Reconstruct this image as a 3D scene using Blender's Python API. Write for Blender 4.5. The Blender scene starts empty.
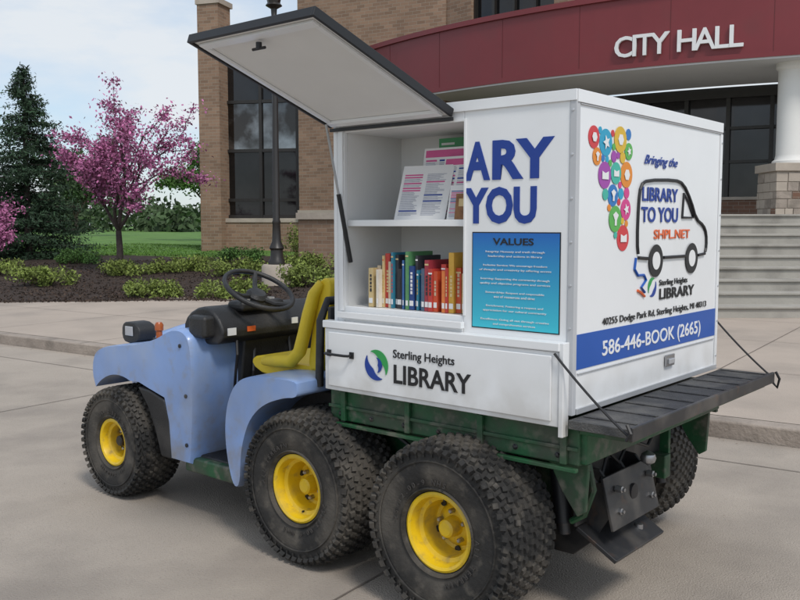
import bpy, math, random
import numpy as np
from mathutils import Vector, Matrix, Euler
R=math.radians
random.seed(3); rng=np.random.default_rng(5)
scene=bpy.context.scene
COL=scene.collection
scene.view_settings.view_transform='Standard'
scene.view_settings.look='None'
scene.view_settings.exposure=0

# ------------------------------------------------------------ materials
def pm(name,base,rough=.5,metal=0,var=.12,vs=4.0,bump=0,bs=60,coat=0,island=0,detail=6,spec=.5,dirt=None,dirt2=None,lowdirt=None):
    m=bpy.data.materials.new(name); m.use_nodes=True
    n=m.node_tree.nodes; l=m.node_tree.links; b=n['Principled BSDF']
    tc=n.new('ShaderNodeTexCoord')
    no=n.new('ShaderNodeTexNoise'); no.inputs['Scale'].default_value=vs; no.inputs['Detail'].default_value=detail
    no.inputs['Roughness'].default_value=.65
    l.new(tc.outputs['Object'],no.inputs['Vector'])
    rp=n.new('ShaderNodeMapRange'); rp.inputs['From Min'].default_value=.3; rp.inputs['From Max'].default_value=.7
    rp.inputs['To Min'].default_value=1-var; rp.inputs['To Max'].default_value=1+var
    l.new(no.outputs['Fac'],rp.inputs['Value'])
    fac=rp.outputs['Result']
    if island:
        g=n.new('ShaderNodeNewGeometry'); mr=n.new('ShaderNodeMapRange')
        mr.inputs['To Min'].default_value=1-island; mr.inputs['To Max'].default_value=1+island
        l.new(g.outputs['Random Per Island'],mr.inputs['Value'])
        mm=n.new('ShaderNodeMath'); mm.operation='MULTIPLY'
        l.new(fac,mm.inputs[0]); l.new(mr.outputs['Result'],mm.inputs[1]); fac=mm.outputs[0]
    vm=n.new('ShaderNodeVectorMath'); vm.operation='SCALE'; vm.inputs[0].default_value=base[:3]
    l.new(fac,vm.inputs['Scale'])
    colout=vm.outputs[0]
    for dd in (dirt,dirt2):
        if not dd: continue
        n2=n.new('ShaderNodeTexNoise'); n2.inputs['Scale'].default_value=dd[1]; n2.inputs['Detail'].default_value=8
        l.new(tc.outputs['Object'],n2.inputs['Vector'])
        mr=n.new('ShaderNodeMapRange'); mr.inputs['From Min'].default_value=dd[2]; mr.inputs['From Max'].default_value=dd[2]+.2
        mr.inputs['To Max'].default_value=dd[3]
        l.new(n2.outputs['Fac'],mr.inputs['Value'])
        mx=n.new('ShaderNodeMix'); mx.data_type='RGBA'
        l.new(mr.outputs['Result'],mx.inputs['Factor']); l.new(colout,mx.inputs['A']); mx.inputs['B'].default_value=(*dd[0],1)
        colout=mx.outputs['Result']
    if lowdirt:
        col,zlo,zhi,amt=lowdirt
        sp=n.new('ShaderNodeSeparateXYZ'); l.new(tc.outputs['Object'],sp.inputs[0])
        n2=n.new('ShaderNodeTexNoise'); n2.inputs['Scale'].default_value=7; n2.inputs['Detail'].default_value=9
        l.new(tc.outputs['Object'],n2.inputs['Vector'])
        a=n.new('ShaderNodeMapRange'); a.inputs['From Min'].default_value=zhi; a.inputs['From Max'].default_value=zlo; a.inputs['To Max'].default_value=amt
        l.new(sp.outputs['Z'],a.inputs['Value'])
        q=n.new('ShaderNodeMapRange'); q.inputs['From Min'].default_value=.35; q.inputs['From Max'].default_value=.65
        l.new(n2.outputs['Fac'],q.inputs['Value'])
        mu=n.new('ShaderNodeMath'); mu.operation='MULTIPLY'; l.new(a.outputs['Result'],mu.inputs[0]); l.new(q.outputs['Result'],mu.inputs[1])
        mx=n.new('ShaderNodeMix'); mx.data_type='RGBA'
        l.new(mu.outputs[0],mx.inputs['Factor']); l.new(colout,mx.inputs['A']); mx.inputs['B'].default_value=(*col,1)
        colout=mx.outputs['Result']
    l.new(colout,b.inputs['Base Color'])
    b.inputs['Roughness'].default_value=rough; b.inputs['Metallic'].default_value=metal
    b.inputs['Specular IOR Level'].default_value=spec
    if coat: b.inputs['Coat Weight'].default_value=coat; b.inputs['Coat Roughness'].default_value=.1
    if bump:
        n3=n.new('ShaderNodeTexNoise'); n3.inputs['Scale'].default_value=bs; n3.inputs['Detail'].default_value=5 if bs>10 else 2
        l.new(tc.outputs['Object'],n3.inputs['Vector'])
        bp=n.new('ShaderNodeBump'); bp.inputs['Strength'].default_value=bump; bp.inputs['Distance'].default_value=.02
        l.new(n3.outputs['Fac'],bp.inputs['Height']); l.new(bp.outputs['Normal'],b.inputs['Normal'])
        if coat: l.new(bp.outputs['Normal'],b.inputs['Coat Normal'])
    return m

def brickmat(name,c1,c2,mortar,bw=.25,rh=.09):
    m=bpy.data.materials.new(name); m.use_nodes=True
    n=m.node_tree.nodes; l=m.node_tree.links; b=n['Principled BSDF']
    uv=n.new('ShaderNodeUVMap'); uv.uv_map='UVMap'
    br=n.new('ShaderNodeTexBrick'); br.inputs['Scale'].default_value=1
    br.inputs['Brick Width'].default_value=bw; br.inputs['Row Height'].default_value=rh
    br.inputs['Mortar Size'].default_value=.006; br.inputs['Mortar Smooth'].default_value=.2
    br.inputs['Color1'].default_value=(*c1,1); br.inputs['Color2'].default_value=(*c2,1); br.inputs['Mortar'].default_value=(*mortar,1)
    l.new(uv.outputs[0],br.inputs['Vector'])
    no=n.new('ShaderNodeTexNoise'); no.inputs['Scale'].default_value=.8; no.inputs['Detail'].default_value=6
    l.new(uv.outputs[0],no.inputs['Vector'])
    mr=n.new('ShaderNodeMapRange'); mr.inputs['To Min'].default_value=.66; mr.inputs['To Max'].default_value=1.25
    l.new(no.outputs['Fac'],mr.inputs['Value'])
    vm=n.new('ShaderNodeVectorMath'); vm.operation='SCALE'
    l.new(br.outputs['Color'],vm.inputs[0]); l.new(mr.outputs['Result'],vm.inputs['Scale'])
    l.new(vm.outputs[0],b.inputs['Base Color']); b.inputs['Roughness'].default_value=.9
    bp=n.new('ShaderNodeBump'); bp.inputs['Strength'].default_value=.3; bp.inputs['Distance'].default_value=.01; bp.invert=True
    l.new(br.outputs['Fac'],bp.inputs['Height']); l.new(bp.outputs['Normal'],b.inputs['Normal'])
    return m

M={}
M['white']=pm('white_paint',(.82,.83,.84),.28,var=.02,vs=3,coat=.35,bump=.12,bs=2.2,dirt=((.64,.62,.58),2.2,.57,.22),lowdirt=((.42,.39,.34),.76,.98,.5))
M['whitein']=pm('white_interior',(.76,.76,.75),.5,var=.03)
M['blue']=pm('blue_body_paint',(.235,.365,.67),.38,var=.08,vs=3,coat=.25,bump=.10,bs=5,dirt=((.36,.43,.57),4,.48,.55),dirt2=((.28,.27,.26),14,.58,.5),lowdirt=((.25,.24,.23),.30,.78,.85))
M['green']=pm('green_frame_paint',(.012,.085,.03),.55,var=.3,vs=8,coat=.05,bump=.1,bs=40,dirt=((.055,.06,.045),5,.42,.8),dirt2=((.17,.155,.125),18,.53,.75))
M['yellow']=pm('yellow_paint',(.78,.52,.012),.4,var=.08,vs=8,coat=.1,dirt=((.35,.25,.08),9,.50,.7),dirt2=((.16,.13,.09),22,.57,.7))
M['vinyl']=pm('yellow_vinyl',(.72,.52,.02),.5,var=.06,vs=6,bump=.15,bs=180,dirt=((.4,.3,.08),6,.54,.5))
M['black']=pm('black_plastic',(.016,.016,.017),.5,var=.25,vs=12,bump=.15,bs=120,dirt=((.07,.065,.06),5,.52,.6))
M['blackmetal']=pm('black_metal',(.022,.022,.024),.42,var=.3,vs=8,dirt=((.10,.09,.08),6,.47,.7),dirt2=((.12,.06,.03),18,.60,.6))
M['bedliner']=pm('bed_liner',(.035,.036,.04),.6,var=.3,vs=20,bump=.4,bs=150,dirt=((.13,.125,.115),7,.48,.7))
M['rubber']=pm('tyre_rubber',(.020,.019,.018),.8,var=.25,vs=9,bump=.2,bs=80,dirt=((.105,.092,.076),5,.42,.7),dirt2=((.13,.115,.095),20,.54,.5))
M['rubberl']=pm('tyre_lettering',(.055,.05,.047),.7,var=.2)
M['steel']=pm('steel',(.4,.4,.41),.35,metal=.9,var=.1)
M['alu']=pm('aluminium_trim',(.6,.61,.63),.4,metal=.6,var=.05)
M['trimgrey']=pm('grey_trim',(.5,.51,.53),.4,var=.05)
M['navy']=pm('navy_vinyl',(.008,.045,.29),.4,var=.04)
M['band']=pm('blue_vinyl',(.006,.085,.40),.35,var=.04)
M['ink']=pm('black_vinyl',(.012,.012,.014),.45,var=.05)
M['orange']=pm('orange_vinyl',(.75,.13,.03),.45,var=.05)
M['vwhite']=pm('white_vinyl',(.8,.8,.8),.4,var=.02)
M['lgreen']=pm('green_vinyl',(.03,.33,.08),.4,var=.05)
M['concrete']=pm('road_concrete',(.41,.355,.30),.88,var=.12,vs=.7,bump=.5,bs=130,detail=14,spec=.3,dirt=((.26,.225,.195),1.1,.48,.75),dirt2=((.22,.19,.165),75,.56,.55))
M['walk']=pm('sidewalk_concrete',(.44,.37,.31),.85,var=.08,vs=.9,bump=.25,bs=80,detail=12,spec=.3,dirt=((.32,.275,.235),1.0,.48,.65),dirt2=((.28,.25,.22),60,.58,.4))
M['kerb']=pm('kerb_concrete',(.34,.285,.24),.85,var=.18,vs=3,bump=.4,bs=40,detail=10,dirt=((.17,.145,.12),4,.48,.7))
M['joint']=pm('joint_filler',(.15,.125,.105),.95,var=.4,vs=6)
M['step']=pm('step_concrete',(.39,.37,.33),.85,var=.12,vs=2,bump=.2,bs=40,detail=10,dirt=((.2,.185,.165),2.0,.48,.7))
M['mulch']=pm('mulch',(.035,.022,.016),.95,var=.7,vs=14,bump=1,bs=18,detail=10,dirt=((.09,.055,.035),24,.54,.8))
M['chip']=pm('mulch_chip',(.055,.036,.026),.95,var=.3,vs=3,island=.7)
M['grass']=pm('grass',(.085,.18,.025),.9,var=.4,vs=1.2,bump=.8,bs=20,detail=10,dirt=((.13,.22,.045),.35,.5,.5))
M['brick']=brickmat('tan_brick',(.33,.212,.142),(.23,.145,.097),(.32,.27,.21))
M['brickd']=brickmat('brown_brick',(.23,.125,.085),(.175,.092,.06),(.27,.22,.18))
M['stone']=pm('limestone',(.42,.36,.30),.85,var=.14,vs=2,bump=.2,bs=20)
M['maroon']=pm('maroon_metal',(.20,.028,.034),.42,var=.08,vs=.7,dirt=((.155,.032,.034),1.4,.5,.5))
M['seam']=pm('maroon_seam',(.12,.016,.018),.5)
M['soffit']=pm('soffit',(.60,.60,.60),.7,var=.04,vs=.6)
M['col']=pm('column_paint',(.74,.73,.70),.6,var=.04,vs=1)
M['frame']=pm('dark_window_frame',(.022,.019,.017),.4,var=.15)
M['glass']=pm('tinted_glass',(.03,.029,.03),.05,metal=.7,var=.35,vs=.5,spec=1.0,bump=.06,bs=1.2)
M['glass2']=pm('painted_reflection_glass',(.26,.27,.28),.04,metal=.9,var=.35,vs=1.1,spec=1.0,bump=.06,bs=1.0,dirt=((.045,.04,.037),1.0,.38,.95))  # sky reflection painted in: pale glass colour broken up by dark noise blotches
M['bark']=pm('bark',(.09,.065,.05),.9,var=.4,vs=12,bump=.6,bs=30)
M['barkp']=pm('dark_bark',(.06,.045,.04),.9,var=.4,vs=12,bump=.6,bs=30)
M['blossom']=pm('blossom',(.41,.135,.28),.8,var=.25,vs=1.4,island=.5)
M['needles']=pm('needles',(.025,.055,.026),.85,var=.4,vs=1.5,island=.55)
M['leaf']=pm('leaves',(.07,.15,.03),.8,var=.35,vs=.7,island=.45)
M['leafy']=pm('leaves_yellow_green',(.17,.22,.045),.8,var=.35,vs=2,island=.45)
M['leafd']=pm('leaves_distant',(.06,.10,.04),.9,var=.4,vs=.15,island=.4)
M['litter']=pm('dry_leaf_litter',(.14,.10,.065),.9,var=.3,vs=3,island=.6)
M['lens']=pm('lamp_lens',(.55,.56,.58),.12,var=.05,spec=.9,metal=.4)
M['amber']=pm('amber_lens',(.7,.16,.01),.2,var=.05,spec=.8)
M['bulb']=pm('amber_dark_lens',(.38,.09,.02),.25,var=.05)

# ------------------------------------------------------------ mesh builder
class MB:
    def __init__(s): s.v=[];s.f=[];s.mi=[];s.uv=[];s.mats=[]
    def mat(s,m):
        if m not in s.mats: s.mats.append(m)
        return s.mats.index(m)
    def face(s,idx,m,uv=None): s.f.append(idx); s.mi.append(s.mat(m)); s.uv.append(uv)
    def box(s,x0,x1,y0,y1,z0,z1,m,T=None):
        b=len(s.v)
        P=[(x,y,z) for z in(z0,z1) for y in(y0,y1) for x in(x0,x1)]
        if T is not None: P=[tuple(T@Vector(p)) for p in P]
        s.v+=P
        for q in((0,2,3,1),(4,5,7,6),(0,1,5,4),(2,6,7,3),(0,4,6,2),(1,3,7,5)): s.face([b+i for i in q],m)
    def prism(s,prof,y0,y1,m,axis='y'):
        b=len(s.v);n=len(prof)
        for yy in(y0,y1):
            for p in prof:
                s.v.append((p[0],yy,p[1]) if axis=='y' else ((yy,p[0],p[1]) if axis=='x' else (p[0],p[1],yy)))
        s.face([b+i for i in range(n)],m); s.face([b+n+i for i in reversed(range(n))],m)
        for i in range(n):
            j=(i+1)%n; s.face([b+j,b+i,b+n+i,b+n+j],m)
    def lathe(s,prof,m,seg=32,axis='z',c=(0,0,0),cap=True):
        b=len(s.v);k=len(prof)
        for i in range(seg):
            a=2*math.pi*i/seg
            for r,h in prof:
                if axis=='z': s.v.append((c[0]+r*math.cos(a),c[1]+r*math.sin(a),c[2]+h))
                elif axis=='y': s.v.append((c[0]+r*math.cos(a),c[1]+h,c[2]+r*math.sin(a)))
                else: s.v.append((c[0]+h,c[1]+r*math.cos(a),c[2]+r*math.sin(a)))
        for i in range(seg):
            j=(i+1)%seg
            for q in range(k-1): s.face([b+i*k+q,b+j*k+q,b+j*k+q+1,b+i*k+q+1],m)
        if cap:
            if prof[0][0]>1e-5: s.face([b+i*k for i in range(seg)],m)
            if prof[-1][0]>1e-5: s.face([b+i*k+k-1 for i in range(seg)],m)
    def tube(s,pts,rad,m,seg=7):
        b=len(s.v);n=len(pts)
        if not hasattr(rad,'__len__'): rad=[rad]*n
        pts=[Vector(p) for p in pts]
        for i,p in enumerate(pts):
            d=(pts[min(i+1,n-1)]-pts[max(i-1,0)]).normalized()
            a=d.orthogonal().normalized() if i==0 else (pa-d*pa.dot(d)).normalized()
            pa=a; c=d.cross(a)
            for k in range(seg):
                t=2*math.pi*k/seg
                s.v.append(tuple(p+(a*math.cos(t)+c*math.sin(t))*rad[i]))
        for i in range(n-1):
            for k in range(seg):
                k2=(k+1)%seg
                s.face([b+i*seg+k,b+i*seg+k2,b+(i+1)*seg+k2,b+(i+1)*seg+k],m)
        s.face([b+k for k in range(seg)],m); s.face([b+(n-1)*seg+k for k in range(seg)],m)
    def arc(s,cx,cy,r0,r1,z0,z1,a0,a1,m,seg=None):
        seg=seg or max(2,int(abs(a1-a0)/1.5)); b=len(s.v)
        for i in range(seg+1):
            a=R(a0+(a1-a0)*i/seg)
            for r in(r0,r1):
                for z in(z0,z1): s.v.append((cx+r*math.cos(a),cy+r*math.sin(a),z))
        def uu(i): return r1*R(a0+(a1-a0)*i/seg)
        for i in range(seg):
            p=b+i*4;q=p+4;u0,u1=uu(i),uu(i+1)
            s.face([p+2,q+2,q+3,p+3],m,[(u0,z0),(u1,z0),(u1,z1),(u0,z1)])
            s.face([p,p+1,q+1,q],m,[(u0,z0),(u0,z1),(u1,z1),(u1,z0)])
            s.face([p+1,p+3,q+3,q+1],m); s.face([p,q,q+2,p+2],m)
        s.face([b,b+2,b+3,b+1],m); e=b+seg*4; s.face([e,e+1,e+3,e+2],m)
    def build(s,name,parent=None,smooth=False,bevel=0,bseg=2,loc=None,rot=None,sharp=40):
        me=bpy.data.meshes.new(name); me.from_pydata(s.v,[],s.f)
        for m in s.mats: me.materials.append(M[m] if isinstance(m,str) else m)
        me.polygons.foreach_set('material_index',s.mi)
        me.update()
        uvl=me.uv_layers.new(name='UVMap')
        for p,uv in zip(me.polygons,s.uv):
            nn=p.normal
            for k,li in enumerate(p.loop_indices):
                if uv: uvl.data[li].uv=uv[k]; continue
                co=me.vertices[me.loops[li].vertex_index].co
                if abs(nn.z)>.7: uvl.data[li].uv=(co.x,co.y)
                else:
                    t=Vector((-nn.y,nn.x,0)).normalized(); uvl.data[li].uv=(co.dot(t),co.z)
        o=bpy.data.objects.new(name,me); COL.objects.link(o)
        if parent: o.parent=parent
        if loc is not None: o.location=loc
        if rot is not None: o.rotation_euler=rot
        if smooth:
            me.polygons.foreach_set('use_smooth',[True]*len(me.polygons))
            try: me.set_sharp_from_angle(angle=R(sharp))
            except Exception: pass
        if bevel:
            md=o.modifiers.new('bevel','BEVEL'); md.width=bevel; md.segments=bseg; md.limit_method='ANGLE'; md.angle_limit=R(30)
            if not smooth:
                me.polygons.foreach_set('use_smooth',[True]*len(me.polygons))
                md.harden_normals=True
        return o
def empty(name,loc=(0,0,0),rotz=0):
    o=bpy.data.objects.new(name,None); COL.objects.link(o); o.location=loc; o.rotation_euler=(0,0,rotz); o.empty_display_size=.2
    return o
def bx(name,par,x0,x1,y0,y1,z0,z1,m,bevel=.006,**k):
    b=MB(); b.box(x0,x1,y0,y1,z0,z1,m); return b.build(name,par,bevel=bevel,**k)
def chaik(p,n=2,closed=True):
    for _ in range(n):
        q=[]
        for i in range(len(p)):
            a=p[i];b=p[(i+1)%len(p)]
            q+= [(a[0]*.75+b[0]*.25,a[1]*.75+b[1]*.25),(a[0]*.25+b[0]*.75,a[1]*.25+b[1]*.75)]
        p=q
    return p
def fast(name,V,F,mats,parent=None,mi=None):
    me=bpy.data.meshes.new(name)
    V=np.asarray(V,dtype=np.float32);F=np.asarray(F,dtype=np.int32)
    k=F.shape[1]
    me.vertices.add(len(V)); me.vertices.foreach_set('co',V.ravel())
    me.loops.add(F.size); me.loops.foreach_set('vertex_index',F.ravel())
    me.polygons.add(len(F)); me.polygons.foreach_set('loop_start',np.arange(0,F.size,k,dtype=np.int32))
    me.update(calc_edges=True)
    for m in mats: me.materials.append(M[m])
    if mi is not None: me.polygons.foreach_set('material_index',mi)
    o=bpy.data.objects.new(name,me); COL.objects.link(o)
    if parent: o.parent=parent
    return o
def leaves(name,C,size,mat,parent,asp=.5,up=0.0):
    C=np.asarray(C);n=len(C)
    a=rng.normal(size=(n,3)); a[:,2]=a[:,2]*(1-up)+0; a/=np.linalg.norm(a,axis=1)[:,None]
    b=rng.normal(size=(n,3)); b-=a*(a*b).sum(1)[:,None]; b/=np.linalg.norm(b,axis=1)[:,None]
    s=size*rng.uniform(.6,1.35,size=(n,1))
    V=np.stack([C-a*s,C+b*s*asp,C+a*s,C-b*s*asp],1).reshape(-1,3)
    F=np.arange(4*n).reshape(n,4)
    return fast(name,V,F,[mat],parent)
def tcurve(s,par,loc,face,mat,w=None,h=None,size=.1,bold=0,align='LEFT',name=None,ext=.0006,shear=0):
    c=bpy.data.curves.new('txt','FONT'); c.body=s; c.size=1; c.offset=bold; c.extrude=0.001; c.shear=shear
    c.align_x=align; c.resolution_u=3
    o=bpy.data.objects.new(name or ('lettering_'+''.join(ch for ch in s.lower() if ch.isalnum())[:12]),c); COL.objects.link(o)
    bpy.context.view_layer.update()
    dx,dy=max(o.dimensions.x,.01),max(o.dimensions.y,.01)
    sx=sy=size
    if h: sy=h/dy; sx=sy
    if w: sx=w/dx
    if w and not h: sy=sx
    o.scale=(sx,sy,1)
    c.materials.append(M[mat])
    o.parent=par; o.location=loc
    o.rotation_euler={'L':(R(90),0,R(180)),'R':(R(90),0,R(-90))}.get(face,face)
    return o

# ------------------------------------------------------------ camera
cam=bpy.data.cameras.new('camera'); camo=bpy.data.objects.new('camera',cam); COL.objects.link(camo)
camo.location=(0,0,1.42); camo.rotation_euler=(R(90-4.87),0,0)
cam.sensor_width=36; cam.lens=39.6; cam.clip_end=3000; cam.clip_start=.05
scene.camera=camo

# ------------------------------------------------------------ light
sd=Vector((.42,-.90,0)).normalized(); el=R(52)
sv=Vector((sd.x*math.cos(el),sd.y*math.cos(el),math.sin(el)))
sl=bpy.data.lights.new('sun','SUN'); sl.energy=2.0; sl.angle=R(13); sl.color=(1,.955,.89)
so=bpy.data.objects.new('sun',sl); COL.objects.link(so); so.rotation_euler=sv.to_track_quat('Z','Y').to_euler(); so.location=(0,-5,20)
w=bpy.data.worlds.new('World'); scene.world=w; w.use_nodes=True
n=w.node_tree.nodes;l=w.node_tree.links; bg=n['Background']; bg.inputs['Strength'].default_value=.115
sky=n.new('ShaderNodeTexSky'); sky.sky_type='NISHITA'; sky.sun_disc=False; sky.sun_elevation=el; sky.sun_rotation=math.atan2(sd.x,sd.y)
tc=n.new('ShaderNodeTexCoord'); mp=n.new('ShaderNodeMapping'); mp.inputs['Scale'].default_value=(1.5,1.5,4.6); mp.inputs['Location'].default_value=(.3,.2,.1)
no=n.new('ShaderNodeTexNoise'); no.inputs['Scale'].default_value=2.0; no.inputs['Detail'].default_value=9; no.inputs['Roughness'].default_value=.55
mr=n.new('ShaderNodeMapRange'); mr.inputs['From Min'].default_value=.42; mr.inputs['From Max'].default_value=.62; mr.inputs['To Min'].default_value=.38; mr.inputs['To Max'].default_value=.93
mx=n.new('ShaderNodeMix'); mx.data_type='RGBA'; mx.inputs['B'].default_value=(7.0,7.3,7.6,1)
l.new(tc.outputs['Generated'],mp.inputs['Vector']); l.new(mp.outputs['Vector'],no.inputs['Vector']); l.new(no.outputs['Fac'],mr.inputs['Value'])
sk2=n.new('ShaderNodeVectorMath'); sk2.operation='ADD'; sk2.inputs[1].default_value=(.1,.8,1.6)
l.new(sky.outputs['Color'],sk2.inputs[0])
l.new(mr.outputs['Result'],mx.inputs['Factor']); l.new(sk2.outputs[0],mx.inputs['A']); l.new(mx.outputs['Result'],bg.inputs['Color'])

# ------------------------------------------------------------ ground
b=MB(); b.box(-900,900,-300,1500,-.4,-.02,'grass'); b.build('ground')
kd=Vector((.83,-.56,0)).normalized(); kn=Vector((-kd.y,kd.x,0)); kp=Vector((2.05,5.86,0))
def kb(al,ac,z=0): p=kp+kd*al+kn*ac; return (p.x,p.y,z)
b=MB(); b.v+=[kb(-60,-40),kb(60,-40),kb(60,-.006),kb(-60,-.006)]; b.face([0,1,2,3],'concrete'); b.build('road')
TK=Matrix(((kd.x,kn.x,0,kp.x),(kd.y,kn.y,0,kp.y),(0,0,1,0),(0,0,0,1)))
b=MB()
def joint(b,p,q,wd,z):
    p=Vector(p);q=Vector(q);d=(q-p).normalized();s=Vector((-d.y,d.x,0))*wd/2
    k=len(b.v); b.v+=[tuple(p-s+Vector((0,0,z))),tuple(q-s+Vector((0,0,z))),tuple(q+s+Vector((0,0,z))),tuple(p+s+Vector((0,0,z)))]; b.face([k,k+1,k+2,k+3],'joint')
off=(Vector((-.1,3.45,0))-kp).dot(kd)
for i in range(-9,10): joint(b,kb(off+i*4.2,-.02),kb(off+i*4.2,-20),.009,.004)
for ac in(-.60,-9.6): joint(b,kb(-50,ac),kb(50,ac),.009,.004)
b.build('pavement_joints')
random.seed(77)
C=[]
for _ in range(260):
    al=random.uniform(-8,8); ac=-abs(random.gauss(0,1.8))-.01 if random.random()<.4 else -random.random()*.12-.01
    p=kb(al,ac); C.append((p[0],p[1],.006))
for _ in range(120):
    p=kb(random.uniform(-9,8),random.uniform(.3,6)); C.append((p[0],p[1],.128))
C=np.array(C); nL=len(C); s_=rng.uniform(.004,.012,size=(nL,1)); th=rng.uniform(0,6.28,nL); A=np.stack([np.cos(th),np.sin(th),rng.uniform(0,.25,nL)],1); B=np.stack([-np.sin(th),np.cos(th),rng.uniform(-.1,.1,nL)],1)
V=np.stack([C-A*s_*.9+[0,0,.003],C+B*s_*.45,C+A*s_,C-B*s_*.45],1).reshape(-1,3); V[:,2]=np.maximum(V[:,2],.0052)
fast('leaf_litter',V,np.arange(4*nL).reshape(nL,4),['litter'])
b=MB(); b.box(-60,60,0,.16,-.1,.12,'kerb',TK); o=b.build('kerb',bevel=.02)
b=MB()
b.v+=[kb(-60,.162,.118),kb(60,.162,.118),kb(60,60,.118),kb(-60,60,.118)]; b.face([0,1,2,3],'walk'); b.build('sidewalk')
b=MB()
for i in range(-16,16): joint(b,kb(off+i*2.1,.17),kb(off+i*2.1,9),.008,.123)
for ac in(2.2,4.4,6.6): joint(b,kb(-40,ac),kb(50,ac),.008,.123)
for i in range(-16,16): joint(b,kb(off+i*2.1,.01),kb(off+i*2.1,.16),.010,.1225)
b.build('sidewalk_joints')

def sm(t): t=max(0,min(1,t)); return t*t*(3-2*t)
def front(x):
    return 14.9-1.9*sm((x+3.6)/3.2)-.25*math.sin(x*.6)
def hz(x,y):
    return .122+.42*sm((y-front(x))/8.0)+.03*math.sin(x*1.3+y)*sm((y-front(x))/1.0)+ .10*sm((y-23)/5)
random.seed(3)
nx,ny=160,60; V=[];F=[]
for i in range(nx+1):
    x=-38+38.6*i/nx
    for j in range(ny+1):
        y=front(x)+(24.6-front(x))*j/ny
        z=hz(x,y)+ (random.uniform(-.012,.02) if j else -.03)
        V.append((x,y,z))
for i in range(nx):
    for j in range(ny):
        a=i*(ny+1)+j; F.append((a,a+ny+1,a+ny+2,a+1))
o=fast('planting_bed',V,F,['mulch'])
C=[]
for _ in range(14000):
    x=random.uniform(-11,.4); y=front(x)-.06+random.random()**1.4*7; C.append((x,y,max(.125,hz(x,y))+.012))
leaves('mulch_chips',C,.035,'chip',o,.35)
V=[];F=[];xs=np.concatenate([np.linspace(-500,-40,12),np.linspace(-38,2,41),np.linspace(20,500,10)]);ys=np.concatenate([np.linspace(22.2,45,30),np.linspace(50,1200,25)])
for x in xs:
    for y in ys:
        V.append((x,y,(hz(x,y) if x<=2 else .6)+.03-.25*sm((24.2-y)/1.5)))
F=[(i*len(ys)+j,(i+1)*len(ys)+j,(i+1)*len(ys)+j+1,i*len(ys)+j+1) for i in range(len(xs)-1) for j in range(len(ys)-1)]
lawn=fast('lawn',V,F,['grass'])
C=[]
for _ in range(12000):
    x=random.uniform(-14,-5); y=23.6+random.random()**1.5*10; C.append((x,y,hz(x,y)+.05))
leaves('grass_blades',C,.04,'grass',lawn,.25)

# ------------------------------------------------------------ trees
def grow(mb,tips,p,d,L,r,depth,spread,up,mat,kids=3):
    pts=[p.copy()];rad=[r];q=p.copy();dd=d.copy();n=5
    for i in range(n):
        dd=(dd+Vector((random.gauss(0,.13),random.gauss(0,.13),random.gauss(0,.08)+up))).normalized()
        q=q+dd*L/n; pts.append(q.copy()); rad.append(r*(1-.5*(i+1)/n))
        if depth<=1: tips.append((q.copy(),depth))
    mb.tube(pts,rad,mat,6)
    if depth>0:
        for k in range(kids+ (1 if random.random()<.5 else 0)):
            t=random.randint(2,n); a=random.uniform(0,6.28)
            sdv=Matrix.Rotation(a,3,dd)@dd.orthogonal().normalized()
            nd=(dd+sdv*spread*random.uniform(.7,1.3)).normalized()
            grow(mb,tips,pts[t],nd,L*random.uniform(.55,.8),rad[t]*.75,depth-1,spread,up,mat,kids)
def broadleaf(name,loc,H,mat,bark,nl,ls,spread=.9,cl=.22,depth=3,trunks=1,th=.22,up=.04,r=.07,seed=1,kids=3):
    random.seed(seed); e=empty(name,loc); mb=MB(); tips=[]
    for t in range(trunks):
        a=random.uniform(0,6.28); lean=.0 if trunks==1 else .35
        d=Vector((math.cos(a)*lean,math.sin(a)*lean,1)).normalized()
        pts=[Vector((0,0,-.1))+Vector((math.cos(a)*.03*t,math.sin(a)*.03*t,0))]
        top=pts[0]+d*H*th; mb.tube([pts[0],(pts[0]+top)/2+Vector((.02,0,0)),top],[r*1.25,r,r*.85],bark,8)
        for k in range(4 if trunks==1 else 3):
            b=a+k*1.6+random.uniform(-.3,.3); nd=Vector((math.cos(b)*spread*.75,math.sin(b)*spread*.75,1)).normalized()
            grow(mb,tips,top,nd,H*.33,r*.6,depth-1,spread,up,bark,kids)
        grow(mb,tips,top,Vector((0,0,1)),H*.42,r*.7,depth-1,spread,up,bark,kids)
    mb.build('trunk_and_limbs',e,smooth=True)
    T=np.array([tuple(t[0]) for t in tips])
    w_=rng.uniform(.05,1,size=len(T))**1.6; w_/=w_.sum()
    idx=rng.choice(len(T),nl,p=w_)
    C=T[idx]+rng.normal(size=(nl,3))*cl*rng.uniform(.2,1,size=(nl,1))*np.array([1,1,.6])
    leaves('foliage',C,ls,mat,e,.6)
    return e
broadleaf('redbud_tree',(-6.25,19.6,.48),4.6,'blossom','barkp',12000,.036,spread=1.0,cl=.17,depth=3,th=.2,r=.075,seed=11,up=.03)
broadleaf('redbud_tree',(-9.3,20.2,.45),2.1,'blossom','barkp',7000,.034,spread=1.1,cl=.16,depth=3,th=.15,r=.05,seed=5)
broadleaf('deciduous_tree',(-9.2,44,.55),6.5,'leaf','bark',12000,.09,spread=.8,cl=.4,seed=8,r=.12)
broadleaf('deciduous_tree',(-22,60,.55),7,'leafd','bark',12000,.12,spread=.8,cl=.5,seed=9,r=.14)

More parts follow.
